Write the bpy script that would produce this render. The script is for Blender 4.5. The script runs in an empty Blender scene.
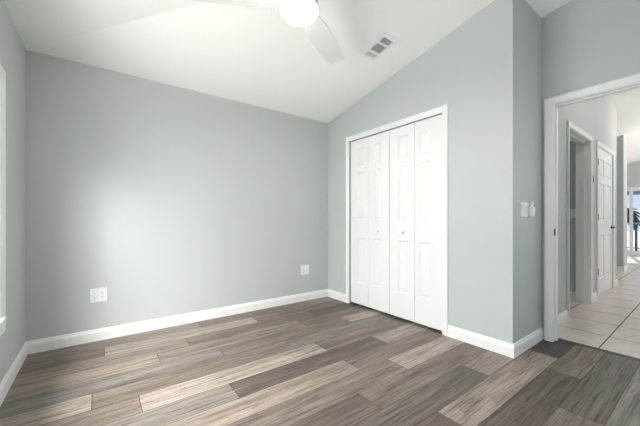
import bpy, bmesh, math, random
from mathutils import Vector, Matrix
random.seed(7)
C = bpy.context.scene.collection
SC = bpy.context.scene

LW, LA, LG, LR, LH, LS, LK, LF, LD, LB, LE, LV = 480, 480, 1700, 22, 2500, 5, 1.0, 9.0, 120, 230, 13, 95
# ------------------------------------------------------------------ camera, world, lights, exposure
YAW = math.radians(53.4524)
cam_d = bpy.data.cameras.new('camera')
cam_d.sensor_width = 36.0
cam_d.lens = 299.2 / 640 * 36.0
cam_d.shift_y = 6.93 / 640
cam_d.clip_start = 0.02
cam_d.clip_end = 500
cam = bpy.data.objects.new('camera', cam_d)
cam.location = (0, 0, 1.0531)
cam.rotation_euler = (math.pi / 2, 0, YAW - math.pi / 2)
C.objects.link(cam)
SC.camera = cam

W = bpy.data.worlds.new('sky')
SC.world = W
W.use_nodes = True
wn = W.node_tree
bg = wn.nodes['Background']
tc = wn.nodes.new('ShaderNodeTexCoord')
sx = wn.nodes.new('ShaderNodeSeparateXYZ')
rp = wn.nodes.new('ShaderNodeValToRGB')
rp.color_ramp.elements[0].position = 0.0
rp.color_ramp.elements[0].color = (0.80, 0.88, 1.0, 1)
rp.color_ramp.elements[1].position = 0.5
rp.color_ramp.elements[1].color = (0.30, 0.52, 0.95, 1)
e = rp.color_ramp.elements.new(0.12)
e.color = (0.52, 0.72, 1.0, 1)
wn.links.new(tc.outputs['Generated'], sx.inputs[0])
wn.links.new(sx.outputs['Z'], rp.inputs[0])
wn.links.new(rp.outputs[0], bg.inputs[0])
bg.inputs[1].default_value = LK


def lamp(name, kind, loc, rot, energy, color, **kw):
    d = bpy.data.lights.new(name, kind)
    d.energy = energy
    d.color = color
    for k, v in kw.items():
        setattr(d, k, v)
    o = bpy.data.objects.new(name, d)
    o.location = loc
    o.rotation_euler = rot
    C.objects.link(o)
    return o


# low sun over the water beyond the patio door, daylight through the left window, plus added fill lamps
lamp('sun', 'SUN', (20, 2, 10), (0, math.radians(48), math.radians(12)), LS, (1, 0.95, 0.88), angle=0.01)
lamp('window_daylight', 'AREA', (-1.6, 1.75, 2.2), (0, math.radians(-68), 0), LW, (1.0, 0.985, 0.96),
     shape='RECTANGLE', size=1.5, size_y=3.0)
lamp('window_bright_sky', 'AREA', (-2.0, -1.5, 3.0), (math.radians(62), 0, math.radians(-32)), LA, (1.0, 0.985, 0.96),
     shape='RECTANGLE', size=1.8, size_y=1.5)
lamp('window_uplight_fill', 'AREA', (-4.2, 1.7, -0.25), (math.radians(180), 0, 0), LG, (1.0, 0.985, 0.962),  # uplight added outside the left window to brighten the ceiling
     shape='RECTANGLE', size=6.6, size_y=7.0)
lamp('rear_fill', 'AREA', (2.1, -1.4, 2.0), (math.radians(70), 0, 0), LR, (1.0, 0.985, 0.96),  # fill lamp added outside the unseen rear window
     shape='RECTANGLE', size=1.8, size_y=1.6)
lamp('rear_uplight_fill', 'AREA', (2.0, -4.2, -0.25), (math.radians(180), 0, 0), LB, (1.0, 0.985, 0.962),  # added uplight, brightens the right side of the ceiling
     shape='RECTANGLE', size=7.0, size_y=6.6)
lamp('living_fill', 'AREA', (10.4, -4.6, 2.2), (math.radians(82), 0, math.radians(33)), LV, (1.0, 0.985, 0.96),  # fill lamp added to brighten the hall door and tiles
     shape='RECTANGLE', size=3.0, size_y=1.8)
lamp('living_uplight_fill', 'AREA', (9.6, -6.6, -0.25), (math.radians(180), 0, 0), LH, (1.0, 0.985, 0.962),  # added uplight for the hall and living room ceiling
     shape='RECTANGLE', size=6.0, size_y=6.4)

SC.view_settings.view_transform = 'Standard'
SC.view_settings.look = 'None'
SC.view_settings.gamma = 1
SC.view_settings.use_curve_mapping = False
SC.view_settings.exposure = 0.0
SC.cycles.use_denoising = True
SC.cycles.max_bounces = 10
SC.cycles.diffuse_bounces = 6
SC.cycles.transparent_max_bounces = 12
SC.cycles.sample_clamp_indirect = 6

# ------------------------------------------------------------------ measured layout (metres)
XA, YB, XC, YD, XE = -0.4583, 3.2551, 2.551, 0.9624, 3.16
YR = -0.40            # wall behind the camera
ZT = 2.387            # low ceiling edge
SL = 0.198            # ceiling slope
XH = 3.28             # hall side of the door wall


def zc1(y):
    return ZT + SL * (YB - y)


def zc2(x):
    return ZT + SL * (x - XA)


# ------------------------------------------------------------------ materials
def new_mat(name):
    m = bpy.data.materials.new(name)
    m.use_nodes = True
    nt = m.node_tree
    return m, nt, nt.nodes['Principled BSDF']


def paint(name, col, rough=0.5, bump=0.0, scale=200, spec=0.4, metal=0.0, vary=0.0):
    m, nt, b = new_mat(name)
    b.inputs['Base Color'].default_value = (*col, 1)
    b.inputs['Roughness'].default_value = rough
    b.inputs['Specular IOR Level'].default_value = spec
    b.inputs['Metallic'].default_value = metal
    t = nt.nodes.new('ShaderNodeTexCoord')
    n = nt.nodes.new('ShaderNodeTexNoise')
    n.inputs['Scale'].default_value = scale
    n.inputs['Detail'].default_value = 3
    nt.links.new(t.outputs['Object'], n.inputs['Vector'])
    if bump:
        bp = nt.nodes.new('ShaderNodeBump')
        bp.inputs['Strength'].default_value = bump
        bp.inputs['Distance'].default_value = 0.004
        nt.links.new(n.outputs['Fac'], bp.inputs['Height'])
        nt.links.new(bp.outputs[0], b.inputs['Normal'])
    if vary:
        mx = nt.nodes.new('ShaderNodeMix')
        mx.data_type = 'RGBA'
        mx.inputs[6].default_value = tuple(c * (1 - vary) for c in col) + (1,)
        mx.inputs[7].default_value = tuple(min(1, c * (1 + vary)) for c in col) + (1,)
        nt.links.new(n.outputs['Fac'], mx.inputs[0])
        nt.links.new(mx.outputs[2], b.inputs['Base Color'])
    return m


M_wall = paint('wall_paint', (0.522, 0.555, 0.543), 0.6, 0.12, 160, 0.3)
M_ceil = paint('ceiling_texture', (0.90, 0.895, 0.88), 0.85, 0.5, 70, 0.2)
M_trim = paint('trim_white', (0.84, 0.84, 0.83), 0.35, 0.0, 50, 0.4)
M_door = paint('door_white', (0.83, 0.83, 0.825), 0.38, 0.0, 50, 0.4)
M_plastic = paint('white_plastic', (0.84, 0.85, 0.84), 0.3, 0, 50, 0.5)
M_grey = paint('grey_plastic', (0.30, 0.30, 0.30), 0.4)
M_slot = paint('grey_slot', (0.16, 0.16, 0.16), 0.6)
M_dark = paint('dark_slot', (0.03, 0.03, 0.03), 0.6)
M_black = paint('black_plastic', (0.02, 0.02, 0.02), 0.4)
M_metal = paint('brushed_nickel', (0.42, 0.41, 0.39), 0.32, 0, 300, 0.5, 1.0)
M_hinge = paint('dark_nickel', (0.16, 0.155, 0.15), 0.45, 0, 300, 0.5, 0.6)
M_blade = paint('fan_blade_white', (0.76, 0.76, 0.75), 0.45)
M_strip = paint('transition_brown', (0.10, 0.08, 0.065), 0.45, 0.0, 40, vary=0.2)
M_sub = paint('plank_joint', (0.07, 0.055, 0.045), 0.7)
M_grout = paint('grout', (0.15, 0.12, 0.10), 0.9, 0.1, 300)
M_post = paint('dark_green_metal', (0.03, 0.075, 0.07), 0.4)
M_deck = paint('deck_concrete', (0.34, 0.36, 0.38), 0.8, 0.1, 30, vary=0.1)
M_sand = paint('pale_sand', (0.80, 0.77, 0.70), 0.9, 0.1, 5, vary=0.08)
M_dune = paint('dune_vegetation', (0.20, 0.22, 0.10), 0.9, 0.6, 6, vary=0.6)
M_sea = paint('sea_water', (0.45, 0.60, 0.66), 0.2, 0.1, 1)
M_trunk = paint('palm_bark', (0.09, 0.07, 0.05), 0.9, 0.5, 20)
M_frond = paint('palm_leaf', (0.015, 0.04, 0.035), 0.6, 0, 10)
M_beam = paint('porch_beam', (0.18, 0.30, 0.33), 0.6)

# tile
M_tile, nt, b = new_mat('floor_tile')
t = nt.nodes.new('ShaderNodeTexCoord')
n = nt.nodes.new('ShaderNodeTexNoise')
n.inputs['Scale'].default_value = 9
n.inputs['Detail'].default_value = 6
n.inputs['Roughness'].default_value = 0.65
r = nt.nodes.new('ShaderNodeValToRGB')
r.color_ramp.elements[0].position = 0.3
r.color_ramp.elements[0].color = (0.56, 0.495, 0.44, 1)
r.color_ramp.elements[1].position = 0.7
r.color_ramp.elements[1].color = (0.70, 0.63, 0.57, 1)
nt.links.new(t.outputs['Object'], n.inputs['Vector'])
nt.links.new(n.outputs['Fac'], r.inputs[0])
nt.links.new(r.outputs[0], b.inputs['Base Color'])
b.inputs['Roughness'].default_value = 0.28

# wood planks: each plank carries its own tone in a colour attribute
M_wood, nt, b = new_mat('vinyl_plank')
t = nt.nodes.new('ShaderNodeTexCoord')
at = nt.nodes.new('ShaderNodeAttribute')
at.attribute_name = 'tone'
mul = nt.nodes.new('ShaderNodeMath')
mul.operation = 'MULTIPLY'
mul.inputs[1].default_value = 40
nt.links.new(at.outputs['Alpha'], mul.inputs[0])


def grain(sx_, sy_, detail, rough, dist):
    mp = nt.nodes.new('ShaderNodeMapping')
    mp.inputs['Scale'].default_value = (sx_, sy_, 1)
    nz = nt.nodes.new('ShaderNodeTexNoise')
    nz.noise_dimensions = '4D'
    nz.inputs['Scale'].default_value = 1
    nz.inputs['Detail'].default_value = detail
    nz.inputs['Roughness'].default_value = rough
    nz.inputs['Distortion'].default_value = dist
    nt.links.new(t.outputs['Object'], mp.inputs[0])
    nt.links.new(mp.outputs[0], nz.inputs['Vector'])
    nt.links.new(mul.outputs[0], nz.inputs['W'])
    return nz.outputs['Fac']


def ramp(src, p0, v0, p1, v1):
    mr = nt.nodes.new('ShaderNodeMapRange')
    mr.inputs[1].default_value = p0
    mr.inputs[2].default_value = p1
    mr.inputs[3].default_value = v0
    mr.inputs[4].default_value = v1
    nt.links.new(src, mr.inputs[0])
    return mr.outputs[0]


def mult(a, c):
    mm = nt.nodes.new('ShaderNodeMath')
    mm.operation = 'MULTIPLY'
    nt.links.new(a, mm.inputs[0])
    nt.links.new(c, mm.inputs[1])
    return mm.outputs[0]


g1 = ramp(grain(1.1, 15, 6, 0.62, 0.15), 0.32, 0.66, 0.68, 1.30)     # broad cathedral bands
g2 = ramp(grain(3.5, 130, 5, 0.72, 0.0), 0.35, 0.60, 0.65, 1.28)      # fine pores
g3 = ramp(grain(2.6, 50, 8, 0.78, 0.12), 0.50, 1.0, 0.62, 0.36)      # dark weathered streaks
g4 = ramp(grain(4.0, 75, 6, 0.75, 0.1), 0.60, 1.0, 0.70, 1.55)    # pale scuffed flecks
gg = mult(mult(g1, g2), mult(g3, g4))
vm = nt.nodes.new('ShaderNodeVectorMath')
vm.operation = 'SCALE'
nt.links.new(at.outputs['Color'], vm.inputs[0])
nt.links.new(gg, vm.inputs['Scale'])
nt.links.new(vm.outputs[0], b.inputs['Base Color'])
b.inputs['Roughness'].default_value = 0.42
b.inputs['Specular IOR Level'].default_value = 0.35
bp = nt.nodes.new('ShaderNodeBump')
bp.inputs['Strength'].default_value = 0.15
bp.inputs['Distance'].default_value = 0.002
nt.links.new(gg, bp.inputs['Height'])
nt.links.new(bp.outputs[0], b.inputs['Normal'])

# window glass: thin pane
M_glass, nt, b = new_mat('pane_glass')
nt.nodes.remove(b)
tr = nt.nodes.new('ShaderNodeBsdfTransparent')
tr.inputs[0].default_value = (0.97, 0.975, 0.97, 1)
gl = nt.nodes.new('ShaderNodeBsdfGlossy')
gl.inputs['Roughness'].default_value = 0.02
lw_ = nt.nodes.new('ShaderNodeLayerWeight')
lw_.inputs[0].default_value = 0.5
pw = nt.nodes.new('ShaderNodeMath')
pw.operation = 'POWER'
pw.inputs[1].default_value = 4.0
nt.links.new(lw_.outputs['Facing'], pw.inputs[0])
fr = nt.nodes.new('ShaderNodeMath')
fr.operation = 'MULTIPLY_ADD'
fr.inputs[1].default_value = 0.6
fr.inputs[2].default_value = 0.04
nt.links.new(pw.outputs[0], fr.inputs[0])
mx = nt.nodes.new('ShaderNodeMixShader')
nt.links.new(fr.outputs[0], mx.inputs[0])
nt.links.new(tr.outputs[0], mx.inputs[1])
nt.links.new(gl.outputs[0], mx.inputs[2])
nt.links.new(mx.outputs[0], nt.nodes['Material Output'].inputs[0])


def emit(name, col, strength):
    m, nt_, b_ = new_mat(name)
    b_.inputs['Base Color'].default_value = (*col, 1)
    b_.inputs['Emission Color'].default_value = (*col, 1)
    b_.inputs['Emission Strength'].default_value = strength
    return m


M_globe = emit('lit_fan_globe', (1.0, 0.98, 0.95), LE)
M_bulb = emit('lit_downlight', (1.0, 0.975, 0.94), LD)


# ------------------------------------------------------------------ mesh helpers
class MB:
    def __init__(self):
        self.bm = bmesh.new()

    def poly(self, pts):
        vs = [self.bm.verts.new(p) for p in pts]
        return self.bm.faces.new(vs)

    def box(self, x0, x1, y0, y1, z0, z1, f=None):
        f = f or (lambda x, y, z: (x, y, z))
        v = [self.bm.verts.new(f(x, y, z)) for x in (x0, x1) for y in (y0, y1) for z in (z0, z1)]
        for q in ((0, 1, 3, 2), (4, 6, 7, 5), (0, 4, 5, 1), (2, 3, 7, 6), (0, 2, 6, 4), (1, 5, 7, 3)):
            self.bm.faces.new([v[i] for i in q])
        return self

    def prism(self, poly, a, b_, f):
        """extrude 2-D polygon (u, v) from a to b along the third axis; f(u, v, t) -> point"""
        A = [self.bm.verts.new(f(u, v, a)) for u, v in poly]
        B = [self.bm.verts.new(f(u, v, b_)) for u, v in poly]
        self.bm.faces.new(A)
        self.bm.faces.new(B[::-1])
        k = len(poly)
        for i in range(k):
            j = (i + 1) % k
            self.bm.faces.new((A[j], A[i], B[i], B[j]))
        return self

    def lathe(self, prof, centre, axis='z', seg=40, f=None):
        rings = []
        for r_, h_ in prof:
            ring = []
            for i in range(seg):
                a = 2 * math.pi * i / seg
                c, s = r_ * math.cos(a), r_ * math.sin(a)
                if f:
                    p = f(c, s, h_)
                elif axis == 'z':
                    p = (centre[0] + c, centre[1] + s, centre[2] + h_)
                elif axis == 'x':
                    p = (centre[0] + h_, centre[1] + c, centre[2] + s)
                else:
                    p = (centre[0] + c, centre[1] + h_, centre[2] + s)
                ring.append(self.bm.verts.new(p))
            rings.append(ring)
        for a, b_ in zip(rings, rings[1:]):
            for i in range(seg):
                j = (i + 1) % seg
                self.bm.faces.new((a[i], a[j], b_[j], b_[i]))
        self.bm.faces.new(rings[0][::-1])
        self.bm.faces.new(rings[-1])
        return self

    def sweep(self, paths, closed_path=False):
        """paths: one polyline per profile point (profile closed)."""
        V = [[self.bm.verts.new(p) for p in pl] for pl in paths]
        k, m = len(V), len(V[0])
        for i in range(k):
            a, b_ = V[i], V[(i + 1) % k]
            for j in range(m if closed_path else m - 1):
                jn = (j + 1) % m
                self.bm.faces.new((a[j], a[jn], b_[jn], b_[j]))
        if not closed_path:
            self.bm.faces.new([v[0] for v in V])
            self.bm.faces.new([v[-1] for v in V][::-1])
        return self

    def build(self, name, mat, parent=None, smooth=False, bevel=0.0, seg=2):
        bmesh.ops.recalc_face_normals(self.bm, faces=self.bm.faces)
        me = bpy.data.meshes.new(name)
        self.bm.to_mesh(me)
        self.bm.free()
        o = bpy.data.objects.new(name, me)
        for mm in (mat if isinstance(mat, (list, tuple)) else [mat]):
            me.materials.append(mm)
        if smooth:
            for p in me.polygons:
                p.use_smooth = True
        C.objects.link(o)
        if bevel:
            md = o.modifiers.new('bevel', 'BEVEL')
            md.width = bevel
            md.segments = seg
            md.limit_method = 'ANGLE'
        if parent:
            o.parent = parent
            o.matrix_parent_inverse = Matrix.Translation(parent.location).inverted()
        return o


def tag(o, label=None, cat=None, group=None, kind=None):
    if label:
        o['label'] = label
    if cat:
        o['category'] = cat
    if group:
        o['group'] = group
    if kind:
        o['kind'] = kind
    return o


def empty(name, loc, label, cat, kind=None, group=None):
    o = bpy.data.objects.new(name, None)
    o.location = loc
    o.empty_display_size = 0.1
    C.objects.link(o)
    return tag(o, label, cat, group, kind)


def setting(o, label, cat):
    return tag(o, label, cat, None, 'structure')


def PX(u, v, t):      # polygon in (y, z), thickness along x
    return (t, u, v)


def PY(u, v, t):      # polygon in (x, z), thickness along y
    return (u, t, v)


# hall frame: the hall runs very slightly off square to the bedroom
HA = 0.0125
HO = (XH, 0.985)


def HP(x, n, z):
    """x along the hall wall, n metres out from the wall face into the hall"""
    u = x - HO[0]
    return (HO[0] + u * math.cos(HA) + n * math.sin(HA), HO[1] + u * math.sin(HA) - n * math.cos(HA), z)


BASE_P = [(0.0, 0.0), (0.0145, 0.0), (0.0145, 0.072), (0.0115, 0.082), (0.0085, 0.087), (0.0075, 0.097), (0.004, 0.102), (0.0, 0.102)]
CASE_P = [(0.0, 0.0), (0.0, 0.010), (0.004, 0.013), (0.012, 0.012), (0.016, 0.015), (0.036, 0.017), (0.042, 0.0205), (0.053, 0.0205), (0.057, 0.017), (0.057, 0.0)]


def casing(mb, a, b_, top, f, z0=0.0, wide=1.0):
    """door casing round the opening a..b (u), up to top; f(u, v, t) with t out of the wall"""
    paths = []
    for w, t_ in CASE_P:
        w = w * wide
        paths.append([f(a - w, z0, t_), f(a - w, top + w, t_), f(b_ + w, top + w, t_), f(b_ + w, z0, t_)])
    mb.sweep(paths)


def run_base(mb, f, u0, u1):
    """baseboard along u; f(u, n, z)"""
    mb.sweep([[f(u0, n_, z_), f(u1, n_, z_)] for n_, z_ in BASE_P])


# ================================================================== SETTING
# ---- bedroom floor: individual plank faces over a dark joint bed, one mesh
LIGHT = (0.345, 0.292, 0.248)
BEIGE = (0.254, 0.209, 0.174)
MID = (0.181, 0.146, 0.121)
DARK = (0.116, 0.094, 0.079)
GREY = (0.190, 0.168, 0.148)
DGREY = (0.120, 0.101, 0.085)
VDARK = (0.062, 0.048, 0.040)
rows = {   # row -> [(butt joints), (tones left to right)]
    -3: ([-0.1, 1.2, 2.5], [MID, DGREY, BEIGE, MID]), -2: ([0.3, 1.6, 2.9], [BEIGE, DARK, GREY, MID]),
    -1: ([0.6, 1.90], [DARK, MID, GREY]),
    0: ([0.785, 2.085], [GREY, MID, DGREY]),
    1: ([-0.04, 1.26, 2.56], [MID, BEIGE, DARK, MID]),
    2: ([0.195, 1.495, 2.81], [BEIGE, DARK, BEIGE, VDARK]),
    3: ([-0.48, 0.82, 2.12], [MID, BEIGE, DGREY, BEIGE]),
    4: ([-0.03, 1.27, 2.57], [GREY, DARK, MID, MID]),
    5: ([0.455, 1.755], [MID, MID, LIGHT]),
    6: ([0.18, 1.48], [DGREY, BEIGE, MID]),
    7: ([0.675, 1.985], [GREY, DARK, LIGHT]),
    8: ([0.195, 1.485], [MID, LIGHT, MID]),
    9: ([-0.03, 1.30], [LIGHT, MID, GREY]),
    10: ([0.79, 2.10], [GREY, MID, LIGHT]),
    11: ([0.37, 1.67], [BEIGE, BEIGE, MID]),
    12: ([0.62, 1.93], [BEIGE, MID, DARK]),
    13: ([0.04, 1.33], [MID, LIGHT, MID]),
    14: ([0.82, 2.135], [BEIGE, MID, BEIGE]),
    15: ([0.3, 1.6], [MID, BEIGE, MID]),
}
bm = bmesh.new()
lay = bm.loops.layers.float_color.new('tone')


def fquad(x0, x1, y0, y1, z, tone, mi):
    f_ = bm.faces.new([bm.verts.new(p) for p in ((x0, y0, z), (x1, y0, z), (x1, y1, z), (x0, y1, z))])
    f_.material_index = mi
    rnd = random.random()
    k = 1 + random.uniform(-0.07, 0.07)
    for l in f_.loops:
        l[lay] = (tone[0] * k, tone[1] * k, tone[2] * k, rnd)


FX0, FX1 = XA, 3.262
fquad(FX0, FX1, YR, YB, -0.0015, VDARK, 1)
G = 0.0018
for k, (cuts, tones) in rows.items():
    y0 = 0.365 + 0.1914 * k
    y1 = y0 + 0.1914
    y0, y1 = max(y0, YR), min(y1, YB)
    if y1 - y0 < 0.005:
        continue
    xs = [FX0] + [c for c in cuts if c > FX0] + [FX1]
    tn = tones[-(len(xs) - 1):]
    for i in range(len(xs) - 1):
        fquad(xs[i] + G, xs[i + 1] - G, y0 + G, y1 - G, 0.0, tn[i], 0)
me = bpy.data.meshes.new('floor')
bm.to_mesh(me)
bm.free()
me.materials.append(M_wood)
me.materials.append(M_sub)
fl = bpy.data.objects.new('floor', me)
C.objects.link(fl)
setting(fl, 'grey brown wood plank floor of the bedroom', 'floor')

# ---- ceiling: two slopes meeting on a hip line from the back left corner
mb = MB()
HX = XH - 0.02
hy = YB - (HX - XA)
a = (XA - 0.1, YB + 0.1, ZT - SL * 0.1)
b_ = (HX, YB + 0.1, zc1(YB + 0.1))
c = (HX, hy, zc1(hy))
d = (HX, YR - 0.1, zc2(HX))
e_ = (XA - 0.1, YR - 0.1, zc2(XA - 0.1))
for off in (0, 0.12):
    q = lambda p: (p[0], p[1], p[2] + off)
    mb.poly([q(a), q(b_), q(c)])
    mb.poly([q(a), q(c), q(d), q(e_)])
ring = [a, b_, c, d, e_]
for i in range(5):
    p, s = ring[i], ring[(i + 1) % 5]
    mb.poly([p, s, (s[0], s[1], s[2] + 0.12), (p[0], p[1], p[2] + 0.12)])
setting(mb.build('ceiling', M_ceil), 'white textured vaulted bedroom ceiling', 'ceiling')

# ---- walls
U = 0.03   # how far wall tops run up into the ceiling slab
# left wall with the window opening
WY0, WY1, WZ0, WZ1 = 0.85, 2.44, 0.49, 1.84
mb = MB()
WT = 0.14
for (y0, y1, z0, z1) in ((YR - 0.1, WY0, 0, ZT + U), (WY1, YB + 0.1, 0, ZT + U), (WY0, WY1, 0, WZ0), (WY0, WY1, WZ1, ZT + U)):
    mb.box(XA - WT, XA, y0, y1, z0, z1)
setting(mb.build('wall_left', M_wall), 'pale grey green left wall with the window', 'wall')
mb = MB().box(XA, XC + 0.1, YB, YB + 0.12, 0, ZT + U)
setting(mb.build('wall_back', M_wall), 'long blank grey green wall with two outlets', 'wall')
# closet wall
CY0, CY1, CZ = 1.548, 2.806, 2.041
mb = MB()
for y0, y1, z0 in ((YD, CY0, 0), (CY1, YB, 0), (CY0, CY1, CZ)):
    mb.prism([(y0, z0), (y1, z0), (y1, zc1(y1) + U), (y0, zc1(y0) + U)], XC, XC + 0.10, PX)
setting(mb.build('wall_closet', M_wall), 'grey green gable wall around the white closet doors', 'wall')
mb = MB().box(XC + 0.10, XE, YD, YD + 0.10, 0, zc1(YD + 0.1) + U)
setting(mb.build('wall_return', M_wall), 'narrow grey wall with the light switches between closet and doorway', 'wall')
# closet interior
mb = MB()
mb.box(XE - 0.02, XE, YD + 0.1, YB, 0, ZT)
mb.box(XC + 0.1, XE - 0.02, YB - 0.02, YB, 0, ZT)
setting(mb.build('wall_closet_interior', M_wall), 'inside walls of the closet behind the doors', 'wall')
# door wall
JY1, JY0, JZ = 0.875, 0.065, 2.05      # clear opening
mb = MB()
for y0, y1, z0 in ((JY1 + 0.018, YD, 0), (YR - 0.1, JY0 - 0.018, 0), (JY0 - 0.018, JY1 + 0.018, JZ + 0.018)):
    mb.prism([(y0, z0), (y1, z0), (y1, zc1(y1) + U), (y0, zc1(y0) + U)], XE, XH, PX)
mb.box(XE, XH, YD, YD + 0.1, 0, zc1(YD + 0.1) + U)
setting(mb.build('wall_door', M_wall), 'grey wall over the open doorway to the hall', 'wall')
RX0, RX1, RZ0, RZ1 = 1.35, 2.85, 0.47, 1.88
mb = MB()
mb.prism([(XA, 0), (RX0, 0), (RX0, zc2(RX0) + U), (XA, ZT + U)], YR - 0.14, YR, PY)
mb.prism([(RX1, 0), (XE, 0), (XE, zc2(XE) + U), (RX1, zc2(RX1) + U)], YR - 0.14, YR, PY)
mb.prism([(RX0, RZ1), (RX1, RZ1), (RX1, zc2(RX1) + U), (RX0, zc2(RX0) + U)], YR - 0.14, YR, PY)
mb.box(RX0, RX1, YR - 0.14, YR, 0, RZ0)
setting(mb.build('wall_rear', M_wall), 'grey green wall behind the viewer', 'wall')

# ---- baseboards
def bb(name, segs, label):
    m_ = MB()
    for f_, u0, u1 in segs:
        run_base(m_, f_, u0, u1)
    setting(m_.build(name, M_trim), label, 'baseboard')


bb('baseboard_left', [(lambda u, n_, z: (XA + n_, u, z), YR + 0.0145, YB - 0.0145)], 'white baseboard along the left window wall')
bb('baseboard_back', [(lambda u, n_, z: (u, YB - n_, z), XA, XC)], 'white baseboard along the long back wall')
bb('baseboard_closet', [(lambda u, n_, z: (XC - n_, u, z), CY1 + 0.064, YB - 0.0145),
                        (lambda u, n_, z: (XC - n_, u, z), YD - 0.0145, CY0 - 0.064)], 'white baseboard on both sides of the closet')
bb('baseboard_return', [(lambda u, n_, z: (u, YD - n_, z), XC, XE)], 'white baseboard under the light switch wall')
bb('baseboard_rear', [(lambda u, n_, z: (u, YR + n_, z), XA + 0.0145, XE)], 'white baseboard behind the viewer')

# ---- closet opening: casing, head jamb, track
mb = MB()
casing(mb, CY0 - 0.006, CY1 + 0.006, CZ + 0.002, lambda u, v, t_: (XC - t_, u, v))
mb.box(XC, XC + 0.1, CY0 - 0.006, CY0, 0, CZ)
mb.box(XC, XC + 0.1, CY1, CY1 + 0.006, 0, CZ)
setting(mb.build('trim_1', M_trim), 'white casing around the bifold closet doors', 'door trim')
mb = MB()
mb.box(XC + 0.04, XC + 0.08, CY0, CY1, 2.034, CZ + 0.001)
setting(mb.build('trim_2', M_dark), 'dark overhead track slot above the closet doors', 'door track')


def leaf(mb, f, u0, u1, v0, v1, thick, panels):
    """panelled slab: f(u, v, t) with t = 0 on the face, negative going back"""
    us = sorted({u0, u1, *[p[0] for p in panels], *[p[1] for p in panels]})
    vs = sorted({v0, v1, *[p[2] for p in panels], *[p[3] for p in panels]})
    for i in range(len(us) - 1):
        for j in range(len(vs) - 1):
            a0, a1, b0, b1 = us[i], us[i + 1], vs[j], vs[j + 1]
            cu, cv = (a0 + a1) / 2, (b0 + b1) / 2
            if any(p[0] < cu < p[1] and p[2] < cv < p[3] for p in panels):
                continue
            mb.poly([f(a0, b0, 0), f(a1, b0, 0), f(a1, b1, 0), f(a0, b1, 0)])
    for p in panels:
        prev = None
        for ins, dep in ((0, 0), (0.004, -0.003), (0.010, -0.009), (0.016, -0.010), (0.034, -0.003), (0.037, -0.002)):
            rg = [f(p[0] + ins, p[2] + ins, dep), f(p[1] - ins, p[2] + ins, dep), f(p[1] - ins, p[3] - ins, dep), f(p[0] + ins, p[3] - ins, dep)]
            if prev:
                for i in range(4):
                    j = (i + 1) % 4
                    mb.poly([prev[i], prev[j], rg[j], rg[i]])
            prev = rg
        mb.poly(prev)
    fr_ = [(u0, v0), (u1, v0), (u1, v1), (u0, v1)]
    for i in range(4):
        p, s = fr_[i], fr_[(i + 1) % 4]
        mb.poly([f(p[0], p[1], 0), f(s[0], s[1], 0), f(s[0], s[1], -thick), f(p[0], p[1], -thick)])
    mb.poly([f(u, v, -thick) for u, v in fr_][::-1])
    bmesh.ops.remove_doubles(mb.bm, verts=mb.bm.verts, dist=1e-5)


XF = XC + 0.006
fC = lambda u, v, t_: (XF - t_, u, v)
PZ = ((1.700, 1.935), (1.052, 1.630), (0.288, 0.835))
G2 = 0.002
specs = [('door_1', 'white bifold closet door pair on the left, near the room corner', 2.8035, 2.488, 2.178, 2.335, (2.677, 2.546), (2.423, 2.291)),
         ('door_2', 'white bifold closet door pair on the right, near the light switch wall', 1.5505, 1.852, 2.174, 1.990, (1.672, 1.800), (1.920, 2.058))]
for name, lab, outer, fold, meet, ky, p_out, p_in in specs:
    root = empty(name, (XC, (outer + meet) / 2, 0), lab, 'closet door', 'structure')
    for (a, b_), pp in (((outer, fold), p_out), ((fold, meet), p_in)):
        ga = 0.0022 if a == fold else G2 / 2
        gb = 0.0022 if b_ == fold else G2 / 2
        a, b_ = (a + ga, b_ - gb) if a < b_ else (b_ + gb, a - ga)
        p0, p1 = min(pp), max(pp)
        mb = MB()
        leaf(mb, fC, a, b_, 0.026, 2.031, 0.03, [(p0, p1, z0, z1) for z0, z1 in PZ])
        mb.build('door_leaf', M_door, root)
    mb = MB().lathe([(0.008, 0.0), (0.008, -0.010), (0.0075, -0.014), (0.016, -0.018), (0.0185, -0.024), (0.016, -0.030), (0.008, -0.033)],
                    (XF + 0.001, ky, 0.922), 'x', 20)
    k = mb.build('knob', M_plastic, root, True)
    # floor pivot bracket at the jamb
    s = 1 if outer > fold else -1
    mb = MB()
    mb.box(XF - 0.012, XF + 0.03, outer - s * 0.045 if s > 0 else outer, outer if s > 0 else outer + 0.045, 0.0, 0.004)
    mb.box(XF + 0.0, XF + 0.004, min(outer, outer - s * 0.012), max(outer, outer - s * 0.012), 0.004, 0.024)
    br = mb.build('pivot_bracket', M_metal, root)
    tag(br, 'metal floor pivot bracket')
    mb = MB().lathe([(0.010, 0.004), (0.010, 0.024)], (XF + 0.012, outer - s * 0.020, 0), 'z', 14)
    tag(mb.build('pivot_pin', M_black, br), 'black pivot pin')

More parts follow.
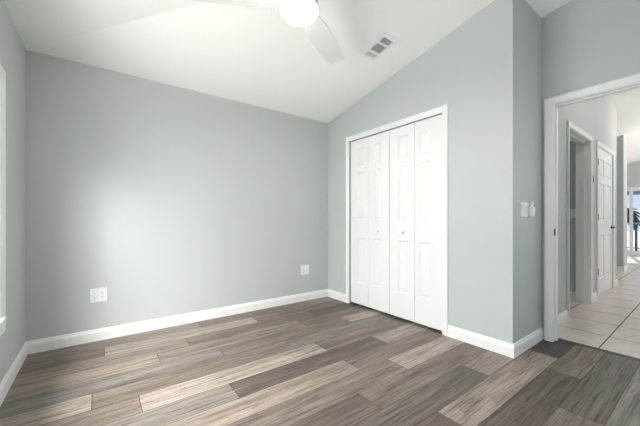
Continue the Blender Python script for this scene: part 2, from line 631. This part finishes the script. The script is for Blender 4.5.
# ---- bedroom doorway: jambs, stops, casings, strike plate
jam = empty('trim_3', (XE, JY1, 0), 'white casing and jamb of the open bedroom doorway', 'door trim', 'structure')
mb = MB()
casing(mb, JY0 - 0.006, JY1 + 0.006, JZ + 0.006, lambda u, v, t_: (XE - t_, u, v))
mb.build('casing', M_trim, jam)
mb = MB()
casing(mb, JY0 - 0.006, JY1 + 0.006, JZ + 0.006, lambda u, v, t_: (XH + t_, u, v))
mb.build('casing', M_trim, jam)
mb = MB()
mb.box(XE, XH, JY1, JY1 + 0.018, 0, JZ + 0.018)
mb.box(XE, XH, JY0 - 0.018, JY0, 0, JZ + 0.018)
mb.box(XE, XH, JY0, JY1, JZ, JZ + 0.018)
mb.box(XE + 0.045, XE + 0.08, JY1 - 0.011, JY1, 0, JZ)
mb.box(XE + 0.045, XE + 0.08, JY0, JY0 + 0.011, 0, JZ)
mb.box(XE + 0.045, XE + 0.08, JY0 + 0.011, JY1 - 0.011, JZ - 0.011, JZ)
mb.build('jamb', M_trim, jam, bevel=0.0015)
mb = MB()
mb.box(XE + 0.002, XE + 0.044, JY1 - 0.0025, JY1 + 0.001, 0.915, 0.977)
sp = mb.build('strike_plate', M_hinge, jam)
tag(sp, 'nickel strike plate on the jamb')
mb = MB().box(XE + 0.012, XE + 0.028, JY1 - 0.0032, JY1 - 0.0022, 0.932, 0.960)
mb.build('latch_hole', M_black, sp)

mb = MB()
mb.prism([(3.246, 0.0), (3.290, 0.0), (3.285, 0.006), (3.268, 0.0075), (3.250, 0.005)], JY0, JY1, PY)
setting(mb.build('trim_4', M_strip), 'dark brown transition strip between plank and tile floors', 'floor trim')

# ---- window in the left wall
def window(name, label, f, U0, U1, Z0, Z1):
    """f(u, v, t): u along the wall, v up, t into the room (negative into the wall)"""
    win = empty(name, f((U0 + U1) / 2, Z0, 0), label, 'window', 'structure')
    fb = lambda u, t_, v: f(u, v, t_)
    m_ = MB()
    paths = []
    for w_, t_ in CASE_P:
        w_ *= 1.55
        paths.append([f(U0 - w_, Z0 - w_, t_), f(U0 - w_, Z1 + w_, t_), f(U1 + w_, Z1 + w_, t_), f(U1 + w_, Z0 - w_, t_)])
    m_.sweep(paths, True)
    m_.build('window_casing', M_trim, win)
    MB().box(U0 - 0.05, U1 + 0.05, -0.085, 0.030, Z0 - 0.022, Z0 + 0.001, fb).build('window_sill', M_trim, win, bevel=0.004)
    m_ = MB()
    xo, xi, fw_ = -0.135, -0.085, 0.045
    zm = Z0 + 0.49 * (Z1 - Z0)
    m_.box(U0, U0 + fw_, xo, xi, Z0, Z1, fb)
    m_.box(U1 - fw_, U1, xo, xi, Z0, Z1, fb)
    m_.box(U0 + fw_, U1 - fw_, xo, xi, Z0, Z0 + fw_, fb)
    m_.box(U0 + fw_, U1 - fw_, xo, xi, Z1 - fw_, Z1, fb)
    m_.box(U0 + fw_, U1 - fw_, xo + 0.01, xi - 0.008, zm - 0.02, zm + 0.02, fb)
    m_.build('window_frame', M_trim, win, bevel=0.002)
    for z0, z1 in ((Z0 + fw_, zm - 0.02), (zm + 0.02, Z1 - fw_)):
        MB().box(U0 + fw_, U1 - fw_, xo + 0.022, xo + 0.026, z0, z1, fb).build('pane', M_glass, win)
    m_ = MB()      # white drywall return
    m_.box(U1 - 0.006, U1, -0.085, 0, Z0, Z1, fb)
    m_.box(U0, U0 + 0.006, -0.085, 0, Z0, Z1, fb)
    m_.box(U0 + 0.006, U1 - 0.006, -0.085, 0, Z1 - 0.006, Z1, fb)
    m_.build('reveal', M_trim, win)


window('window_1', 'white framed window at the left edge of the picture', lambda u, v, t_: (XA + t_, u, v), WY0, WY1, WZ0, WZ1)
window('added_rear_window', 'unseen white framed window added behind the viewer to let fill light in', lambda u, v, t_: (u, YR + t_, v), RX0, RX1, RZ0, RZ1)  # unseen window, added so the rear fill lamps can shine in

# ================================================================== HALL AND LIVING ROOM
HALL_END = 6.724
D1A, D1B = 4.063, 4.993       # open doorway, clear opening along the hall wall
D2A, D2B = 5.375, 6.385       # six-panel door
DT = 2.045
HT = 0.13


def slope_wall(mb, x0, x1, y0, y1, z0=0.0):
    """wall standing under the common sloped ceiling"""
    mb.prism([(y0, z0), (y1, z0), (y1, zc1(y1) + U), (y0, zc1(y0) + U)], x0, x1, PX)


mb = MB()
HW = zc1(1.02)
for x0, x1, z0, z1 in ((XH, D1A, 0, HW), (D1B, D2A, 0, HW), (D2B, HALL_END, 0, HW), (D1A, D1B, DT, HW), (D2A, D2B, DT, HW)):
    mb.box(x0, x1, 0, -HT, z0, z1, HP)
slope_wall(mb, HALL_END - 0.12, HALL_END - 0.01, 1.16, 3.4)
setting(mb.build('wall_hall', M_wall), 'grey hall wall with an open doorway and a white door', 'wall')
mb = MB()
slope_wall(mb, 8.61, 9.00, 1.217, 3.4)
setting(mb.build('wall_passage', M_wall), 'narrow grey wall end beyond the hall door', 'wall')
mb = MB().box(8.602, 8.61, 1.210, 3.4, 0, 0.10)
mb.box(8.602, 9.0, 1.209, 1.217, 0, 0.10)
setting(mb.build('baseboard_passage', M_trim), 'white baseboard at the foot of the far narrow wall', 'baseboard')
mb = MB()
slope_wall(mb, XH, 4.3, -0.40, -0.28)
slope_wall(mb, 4.3, 4.42, -3.2, -0.28)
setting(mb.build('wall_hall_right', M_wall), 'grey wall on the unseen right side of the hall', 'wall')
mb = MB()     # living room right wall; unseen wide opening added to admit fill light
for x0, x1, z0, z1 in ((4.42, 7.9, 0, 3.68), (11.3, 12.4, 0, 3.68), (7.9, 11.3, 0, 0.4), (7.9, 11.3, 2.4, 3.68)):
    mb.box(x0, x1, -3.32, -3.2, z0, z1)
setting(mb.build('wall_living_right', M_wall), 'grey living room wall with an unseen wide opening added for fill light', 'wall')
mb = MB().box(HALL_END - 0.01, 12.5, 3.4, 3.5, 0, zc1(3.5) + U)
setting(mb.build('wall_living_left', M_wall), 'grey living room wall on the left', 'wall')
SY0, SY1, SZ = -0.55, 2.35, 2.0
mb = MB()
for y0, y1, z0 in ((-3.32, SY0, 0), (SY1, 3.4, 0), (SY0, SY1, SZ)):
    slope_wall(mb, 12.4, 12.52, y0, y1, z0)
setting(mb.build('wall_living_end', M_wall), 'grey far wall over the sliding glass door', 'wall')
mb = MB()
y0, y1 = -3.32, 3.5
mb.prism([(y0, zc1(y0)), (y1, zc1(y1)), (y1, zc1(y1) + 0.1), (y0, zc1(y0) + 0.1)], XH - 0.02, 12.52, PX)
setting(mb.build('ceiling_hall', M_ceil), 'white textured sloped ceiling beyond the doorway', 'ceiling')

# tile floor, one mesh: tiles proud of a grout bed
bm = bmesh.new()
TA = 0.0085
TP = 0.456
TG = 0.0045


def tp(x, y, z):
    u, v = x - 3.70, y - 0.614
    return (3.70 + u * math.cos(TA) - v * math.sin(TA), 0.614 + u * math.sin(TA) + v * math.cos(TA), z)


def tface(x0, x1, y0, y1, z, mi, f_=tp):
    fc = bm.faces.new([bm.verts.new(f_(*p)) for p in ((x0, y0, z), (x1, y0, z), (x1, y1, z), (x0, y1, z))])
    fc.material_index = mi


tface(3.262, 12.52, -3.3, 3.5, -0.002, 1, lambda x, y, z: (x, y, z))
for i in range(-1, 20):
    for j in range(-9, 7):
        x0, y0 = 3.70 + i * TP, 0.614 + j * TP
        x1, y1 = x0 + TP, y0 + TP
        x0, x1 = max(x0 + TG, 3.270), min(x1 - TG, 12.5)
        if x1 - x0 > 0.02:
            tface(x0, x1, y0 + TG, y1 - TG, 0, 0)
me = bpy.data.meshes.new('floor_hall')
bm.to_mesh(me)
bm.free()
me.materials.append(M_tile)
me.materials.append(M_grout)
o = bpy.data.objects.new('floor_hall', me)
C.objects.link(o)
setting(o, 'beige square tile floor of the hall beyond the doorway', 'floor')

# hall baseboards
mb = MB()
fH = lambda u, n_, z: HP(u, n_, z)
for u0, u1 in ((XH + 0.02, D1A - 0.064), (D1B + 0.064, D2A - 0.064), (D2B + 0.064, HALL_END + 0.0145)):
    run_base(mb, fH, u0, u1)
setting(mb.build('baseboard_hall', M_trim), 'white baseboard pieces along the hall wall', 'baseboard')

# open hall doorway: casing + jamb, dim room behind
fHC = lambda u, v, t_: HP(u, t_, v)
jam2 = empty('trim_5', HP(D1A, 0, 0), 'white casing of the open doorway in the hall', 'door trim', 'structure')
mb = MB()
casing(mb, D1A - 0.006, D1B + 0.006, DT + 0.006, fHC)
mb.build('casing', M_trim, jam2)
mb = MB()
mb.box(D1A - 0.001, D1A + 0.004, 0.002, -HT - 0.01, 0, DT, HP)
mb.box(D1B - 0.004, D1B + 0.001, 0.002, -HT - 0.01, 0, DT, HP)
mb.box(D1A, D1B, 0.002, -HT - 0.01, DT - 0.004, DT + 0.001, HP)
mb.box(D1B - 0.016, D1B - 0.004, -0.05, -0.085, 0, DT - 0.004, HP)
mb.box(D1A + 0.004, D1B - 0.016, -0.05, -0.085, DT - 0.016, DT - 0.004, HP)
mb.build('jamb', M_trim, jam2, bevel=0.0015)
mb = MB()
mb.box(D1B + 0.050, D1B + 0.072, 0.019, 0.026, 1.525, 1.605, HP)
tag(mb.build('hinge', M_hinge, jam2), 'nickel hinge at the casing edge')

mb = MB()      # room behind the hall doorway
IX = 5.05
mb.box(IX, IX + 0.1, -HT, -1.9, 0, 2.44, HP)
mb.box(3.5, 3.6, -HT, -1.9, 0, 2.44, HP)
mb.box(3.6, IX, -1.8, -1.9, 0, 2.44, HP)
setting(mb.build('wall_side_room', M_wall), 'grey walls of the dim room behind the hall doorway', 'wall')
mb = MB().box(3.5, IX + 0.1, -HT, -1.9, 2.44, 2.48, HP)
setting(mb.build('ceiling_side_room', M_ceil), 'white ceiling of the dim side room', 'ceiling')
mb = MB()
run_base(mb, lambda u, n_, z: HP(IX - n_, -u, z), HT, 1.8)
setting(mb.build('baseboard_side_room', M_trim), 'white baseboard inside the dim side room', 'baseboard')

# six-panel hall door
mb = MB()
casing(mb, D2A - 0.006, D2B + 0.006, DT + 0.006, fHC)
mb.box(D2A - 0.001, D2A + 0.004, 0, -HT, 0, DT, HP)
mb.box(D2B - 0.004, D2B + 0.001, 0, -HT, 0, DT, HP)
mb.box(D2A, D2B, 0, -HT, DT - 0.004, DT, HP)
setting(mb.build('trim_6', M_trim), 'white casing around the closed six panel hall door', 'door trim')
d2 = empty('door_3', HP((D2A + D2B) / 2, 0, 0), 'white six panel door closed in the hall wall', 'door', 'structure')
mb = MB()
a, b_ = D2A + 0.007, D2B - 0.007
w = (b_ - a)
pl_ = []
for u0, u1 in ((a + 0.115, a + w / 2 - 0.055), (a + w / 2 + 0.055, b_ - 0.115)):
    for z0, z1 in ((1.66, 1.90), (1.05, 1.56), (0.24, 0.84)):
        pl_.append((u0, u1, z0, z1))
leaf(mb, lambda u, v, t_: HP(u, t_ - 0.004, v), a, b_, 0.012, DT - 0.007, 0.035, pl_)
mb.build('door_leaf', M_door, d2)
for z in (0.36, 1.09, 1.83):
    mb = MB()
    mb.box(a - 0.012, a + 0.012, -0.004, 0.006, z - 0.045, z + 0.045, HP)
    mb.box(a - 0.006, a + 0.004, 0.006, 0.016, z - 0.045, z + 0.045, HP)
    mb.build('hinge', M_hinge, d2)
mb = MB()
hx = b_ - 0.07
mb.lathe([(0.027, -0.002), (0.027, 0.008), (0.012, 0.012), (0.011, 0.05)], None, seg=18, f=lambda c_, s_, h_: HP(hx + c_, h_ - 0.004, 0.94 + s_))
mb.box(hx - 0.115, hx + 0.012, 0.040, 0.054, 0.930, 0.948, HP)
mb.build('lever_handle', M_hinge, d2, bevel=0.003)

# sliding glass door
sd = empty('door_4', (12.4, 0.9, 0), 'white framed sliding glass door to the patio at the far end', 'sliding door', 'structure')
mb = MB()
x0, x1 = 12.40, 12.50
mb.box(x0 - 0.012, x1, SY0, SY0 + 0.05, 0, SZ)
mb.box(x0 - 0.012, x1, SY1 - 0.05, SY1, 0, SZ)
mb.box(x0 - 0.012, x1, SY0, SY1, SZ - 0.05, SZ)
mb.box(x0, x1, SY0, SY1, 0, 0.05)
mb.build('frame', M_trim, sd)
for (y0, y1, xx) in ((1.565, SY1 - 0.05, 12.455), (SY0 + 0.05, 1.635, 12.415)):
    m_ = MB()
    m_.box(xx, xx + 0.035, y0, y0 + 0.06, 0.05, SZ - 0.05)
    m_.box(xx, xx + 0.035, y1 - 0.06, y1, 0.05, SZ - 0.05)
    m_.box(xx, xx + 0.035, y0 + 0.06, y1 - 0.06, 0.05, 0.14)
    m_.box(xx, xx + 0.035, y0 + 0.06, y1 - 0.06, SZ - 0.11, SZ - 0.05)
    pn = m_.build('sliding_panel', M_trim, sd)
    MB().box(xx + 0.015, xx + 0.019, y0 + 0.06, y1 - 0.06, 0.14, SZ - 0.11).build('pane', M_glass, pn)

# ================================================================== OUTSIDE
setting(MB().box(12.52, 15.6, -4, 6, -0.15, -0.03).build('floor_patio', M_deck), 'grey concrete patio beyond the sliding door', 'patio')
mb = MB().box(15.3, 15.45, -4, 6, 1.95, 2.35)
setting(mb.build('beam', M_beam), 'blue grey porch beam seen through the sliding door', 'beam')
rl = empty('railing', (15.2, 2, 0), 'dark patio railing in front of the beach', 'railing')
mb = MB().box(15.16, 15.22, -4, 6, 0.90, 0.96)
mb.build('top_rail', M_deck, rl)
mb = MB().box(15.17, 15.21, -4, 6, 0.05, 0.08)
mb.build('bottom_rail', M_post, rl)
for y in (-2.0, -0.9, 0.2, 1.0, 1.83, 2.16, 3.3, 4.5):
    MB().box(15.16, 15.22, y - 0.03, y + 0.03, -0.03, 0.90).build('post', M_post, rl)
setting(MB().box(15.6, 24, -40, 60, -0.9, -0.7).build('lawn', M_dune), 'green and brown dune strip beyond the patio', 'ground')
setting(MB().box(24, 70, -120, 160, -1.0, -0.8).build('beach', M_sand), 'pale sand beach in the distance', 'beach')
setting(MB().box(70, 480, -480, 480, -1.2, -1.0).build('sea', M_sea), 'pale water on the horizon', 'sea')
pt = empty('palm_tree', (26.0, 3.72, -0.8), 'dark palm tree standing beyond the patio railing', 'palm tree')
mb = MB().lathe([(0.16, 0.0), (0.12, 0.4), (0.11, 1.4), (0.13, 2.3), (0.05, 2.5)], (26.0, 3.72, -0.8), 'z', 14)
mb.build('trunk', M_trunk, pt, True)
mb = MB()
for i in range(46):
    az = 2 * math.pi * i / 46 + random.uniform(-0.1, 0.1)
    up = random.uniform(-0.5, 1.0)
    L = random.uniform(0.7, 1.0)
    pts = []
    for k in range(7):
        s = k / 6
        rr = L * s
        pts.append(Vector((26.0 + math.cos(az) * rr, 3.72 + math.sin(az) * rr, 1.6 + up * rr - 0.75 * s * s * L)))
    side = Vector((-math.sin(az), math.cos(az), 0))
    prev = None
    for k, p in enumerate(pts):
        wd = 0.26 * math.sin(math.pi * (0.12 + 0.85 * k / 6))
        cur = [p - side * wd - Vector((0, 0, wd * 0.5)), p, p + side * wd - Vector((0, 0, wd * 0.5)), p - Vector((0, 0, 0.012))]
        if prev:
            for q0, q1 in ((0, 1), (1, 2), (2, 3), (3, 0)):
                mb.poly([prev[q0], prev[q1], cur[q1], cur[q0]])
        prev = cur
tag(mb.build('fronds', M_frond, pt), 'dark drooping fronds')

# ================================================================== THINGS IN THE BEDROOM
# ---- ceiling fan
FXc, FYc = 1.003, 1.572
FZ = min(zc1(FYc), zc2(FXc))
fan = empty('ceiling_fan', (FXc, FYc, FZ), 'white three blade ceiling fan with a lit round globe, hanging over the room', 'ceiling fan')
cf = (FXc, FYc, 0)
MB().lathe([(0.055, FZ - 0.075), (0.075, FZ - 0.06), (0.078, FZ + 0.012)], cf, 'z', 32).build('canopy', M_plastic, fan, True)
MB().lathe([(0.013, 2.50), (0.013, FZ - 0.07)], cf, 'z', 16).build('downrod', M_plastic, fan, True)
MB().lathe([(0.085, 2.393), (0.118, 2.402), (0.122, 2.46), (0.10, 2.50), (0.05, 2.525), (0.02, 2.53)], cf, 'z', 40).build('motor_housing', M_plastic, fan, True)
MB().lathe([(0.116, 2.358), (0.122, 2.364), (0.122, 2.390), (0.110, 2.394)], cf, 'z', 40).build('light_collar', M_plastic, fan, True)
gl_prof = [(0.02, 2.292)] + [(0.119 * math.sin(a), 2.358 - 0.066 * math.cos(a)) for a in [math.radians(x) for x in range(16, 91, 9)]] + [(0.118, 2.364)]
tag(MB().lathe(gl_prof, cf, 'z', 40).build('light_globe', M_globe, fan, True), 'glowing white dome globe')
fl_ = lamp('fan_bulb', 'AREA', (FXc, FYc, 2.289), (0, 0, 0), LF, (1.0, 0.965, 0.92), shape='DISK', size=0.2)
fl_.parent = fan
fl_.matrix_parent_inverse = Matrix.Translation(fan.location).inverted()
for deg in (31, 151, 271):
    A = math.radians(deg)
    ca, sa = math.cos(A), math.sin(A)
    pitch = math.radians(-11)

    def bp_(r_, w_, h_):
        y_ = w_ * math.cos(pitch) - h_ * math.sin(pitch)
        z_ = w_ * math.sin(pitch) + h_ * math.cos(pitch)
        return (FXc + r_ * ca - y_ * sa, FYc + r_ * sa + y_ * ca, 2.396 + z_)
    outline = [(0.10, -0.045), (0.17, -0.066), (0.30, -0.082), (0.50, -0.083), (0.66, -0.074), (0.722, -0.066), (0.733, -0.05),
               (0.733, 0.05), (0.722, 0.066), (0.66, 0.074), (0.50, 0.083), (0.30, 0.082), (0.17, 0.066), (0.10, 0.045)]
    MB().prism(outline, -0.004, 0.004, bp_).build('blade', M_blade, fan)

# ---- ceiling register
vx0, vx1, vy0, vy1 = 1.985, 2.195, 1.752, 2.045


def vp(x, y, h):   # h metres below the sloped ceiling
    return (x - 0.0, y - h * 0.194, zc1(y) - h * 0.981)


vent = empty('ceiling_vent', vp((vx0 + vx1) / 2, (vy0 + vy1) / 2, 0), 'white louvered air register on the sloped ceiling', 'air vent')
secs = ((1.790, 1.850), (1.868, 1.957), (1.975, 2.030))
mx0, mx1 = 2.024, 2.158
mb = MB()
mb.box(vx0, mx0, vy0, vy1, -0.001, 0.008, vp)
mb.box(mx1, vx1, vy0, vy1, -0.001, 0.008, vp)
ys = [vy0] + [v for s in secs for v in s] + [vy1]
for i in range(0, len(ys), 2):
    mb.box(mx0, mx1, ys[i], ys[i + 1], -0.001, 0.008, vp)
mb.build('frame', M_plastic, vent)
mb = MB().box(mx0, mx1, secs[0][0], secs[-1][1], -0.002, 0.0005, vp)
tag(mb.build('duct_opening', M_dark, vent), 'dark opening behind the louvers')
for si, (y0, y1) in enumerate(secs):
    if si < 2:
        n_ = 5
        for i in range(n_):
            xx = mx0 + (i + 0.5) * (mx1 - mx0) / n_
            m_ = MB()
            m_.sweep([[vp(xx + dx, yy, hh) for yy in (y0, y1)] for dx, hh in ((-0.0020, 0.001), (-0.0005, 0.001), (0.0030, 0.007), (0.0015, 0.007))])
            m_.build('slat', M_plastic, vent)
    else:
        n_ = 4
        for i in range(n_):
            yy = y0 + (i + 0.5) * (y1 - y0) / n_
            m_ = MB()
            m_.sweep([[vp(xx, yy + dy, hh) for xx in (mx0, mx1)] for dy, hh in ((-0.0070, 0.006), (-0.0060, 0.007), (0.0070, 0.002), (0.0060, 0.001))])
            m_.build('slat', M_plastic, vent)
mb = MB().box(2.170, 2.178, 1.80, 1.815, 0.008, 0.02, vp)
mb.build('damper_lever', M_plastic, vent)


# ---- wall plates
def plate(mb, f, u, v, wu, hv, t0=0.0, t1=0.006, ch=0.003):
    a, b_ = wu / 2, hv / 2
    o_ = [(-a, -b_), (a, -b_), (a, b_), (-a, b_)]
    i_ = [(-a + ch, -b_ + ch), (a - ch, -b_ + ch), (a - ch, b_ - ch), (-a + ch, b_ - ch)]
    R = [[f(u + p, v + q_, t0) for p, q_ in o_], [f(u + p, v + q_, t1 - ch * 0.6) for p, q_ in o_], [f(u + p, v + q_, t1) for p, q_ in i_]]
    mb.poly(R[0])
    for r0, r1 in zip(R, R[1:]):
        for i in range(4):
            j = (i + 1) % 4
            mb.poly([r0[i], r0[j], r1[j], r1[i]])
    mb.poly(R[-1])
    bmesh.ops.remove_doubles(mb.bm, verts=mb.bm.verts, dist=1e-5)


fB = lambda u, v, t_: (u, YB - t_, v)


def receptacle(root, f, u, v):
    m_ = MB()
    plate(m_, f, u, v, 0.034, 0.068, 0.0055, 0.0085, 0.0015)
    rc = m_.build('receptacle', M_plastic, root)
    m_ = MB()
    for dv in (-0.018, 0.018):
        for du, hh in ((-0.0065, 0.010), (0.0065, 0.008)):
            m_.box(u + du - 0.0012, u + du + 0.0012, v + dv - hh / 2 + 0.003, v + dv + hh / 2 + 0.003, 0.0084, 0.0089,
                   lambda a_, b2, c_: f(a_, b2, c_))
        m_.box(u - 0.0025, u + 0.0025, v + dv - 0.011, v + dv - 0.006, 0.0084, 0.0089, lambda a_, b2, c_: f(a_, b2, c_))
    tag(m_.build('slots', M_slot, rc), 'dark plug slots')


o1 = empty('wall_outlet', fB(0.003, 0.397, 0), 'white double outlet plate on the back wall, nearer the window corner', 'wall outlet')
mb = MB()
plate(mb, fB, 0.003, 0.397, 0.120, 0.118)
mb.build('cover_plate', M_plastic, o1)
receptacle(o1, fB, -0.023, 0.397)
receptacle(o1, fB, 0.029, 0.397)
o2 = empty('wall_outlet', fB(2.164, 0.402, 0), 'white outlet plate on the back wall, nearer the closet doors', 'wall outlet')
mb = MB()
plate(mb, fB, 2.164, 0.402, 0.128, 0.124)
mb.build('cover_plate', M_plastic, o2)
receptacle(o2, fB, 2.139, 0.402)
receptacle(o2, fB, 2.189, 0.402)

fD = lambda u, v, t_: (u, YD - t_, v)
sw = empty('light_switch', fD(2.765, 1.137, 0), 'white light switch plate on the narrow wall between closet and doorway', 'light switch')
mb = MB()
plate(mb, fD, 2.765, 1.137, 0.150, 0.116, 0, 0.007)
mb.build('cover_plate', M_plastic, sw)
for du in (-0.046, 0.0, 0.046):
    mb = MB()
    u = 2.765 + du
    mb.prism([(1.104, 0.0065), (1.104, 0.0085), (1.137, 0.0100), (1.170, 0.0135), (1.170, 0.0065)], u - 0.0165, u + 0.0165,
             lambda p, q_, t_: fD(t_, p, q_))
    mb.build('rocker', M_plastic, sw)
rm = empty('wall_control', fD(2.876, 1.14, 0), 'white rounded wall control with a dark button, right of the switch plate', 'wall control')
mb = MB()
prof = []
nn = 10
outl = []
for i in range(24):
    a = 2 * math.pi * i / 24
    outl.append((2.876 + 0.030 * math.copysign(abs(math.cos(a)) ** 0.8, math.cos(a)), 1.138 + 0.064 * math.copysign(abs(math.sin(a)) ** 0.8, math.sin(a))))
prev = None
for sc_, t_ in ((1.0, 0.0), (1.0, 0.020), (0.96, 0.028), (0.82, 0.034), (0.55, 0.037)):
    rg = [fD(2.876 + (u - 2.876) * sc_, 1.138 + (v - 1.138) * sc_, t_) for u, v in outl]
    if prev:
        for i in range(24):
            j = (i + 1) % 24
            mb.poly([prev[i], prev[j], rg[j], rg[i]])
    else:
        mb.poly(rg)
    prev = rg
mb.poly(prev)
bmesh.ops.remove_doubles(mb.bm, verts=mb.bm.verts, dist=1e-5)
mb.build('body', M_plastic, rm, True)
mb = MB().lathe([(0.009, -0.036), (0.0085, -0.0395)], (2.876, YD, 1.170), 'y', 18)
tag(mb.build('button', M_black, rm), 'dark round button')

# switch inside the side room
fI = lambda u, v, t_: HP(IX - t_, -u, v)
s2 = empty('light_switch', fI(0.205, 1.137, 0), 'white light switch inside the dim room behind the hall doorway', 'light switch')
mb = MB()
plate(mb, fI, 0.205, 1.137, 0.115, 0.116)
mb.build('cover_plate', M_plastic, s2)
for du in (-0.023, 0.023):
    mb = MB()
    plate(mb, fI, 0.205 + du, 1.137, 0.033, 0.066, 0.0055, 0.009)
    mb.build('rocker', M_plastic, s2)

# downlights above the view; the side room one is added as fill
for x, y, z, r_, lab in ((4.4, 0.35, None, 0.07, 'round recessed downlight in the hall ceiling near the bedroom'),
                         (6.6, 0.35, None, 0.07, 'round recessed downlight in the hall ceiling near the living room'),
                         (4.35, 2.0, 2.44, 0.045, 'round recessed fill light added in the side room ceiling')):
    z = z if z else zc1(y) - 0.018
    dl = empty('recessed_light', (x, y, z), lab, 'ceiling light', None, 'ceiling downlights')
    MB().lathe([(r_ + 0.015, -0.006), (r_ + 0.025, -0.004), (r_ + 0.025, 0.03 if z > 2.5 else 0.002)], (x, y, z), 'z', 28).build('trim_ring', M_plastic, dl)
    MB().lathe([(r_, -0.009), (r_, -0.006)], (x, y, z), 'z', 28).build('lens', M_bulb, dl)
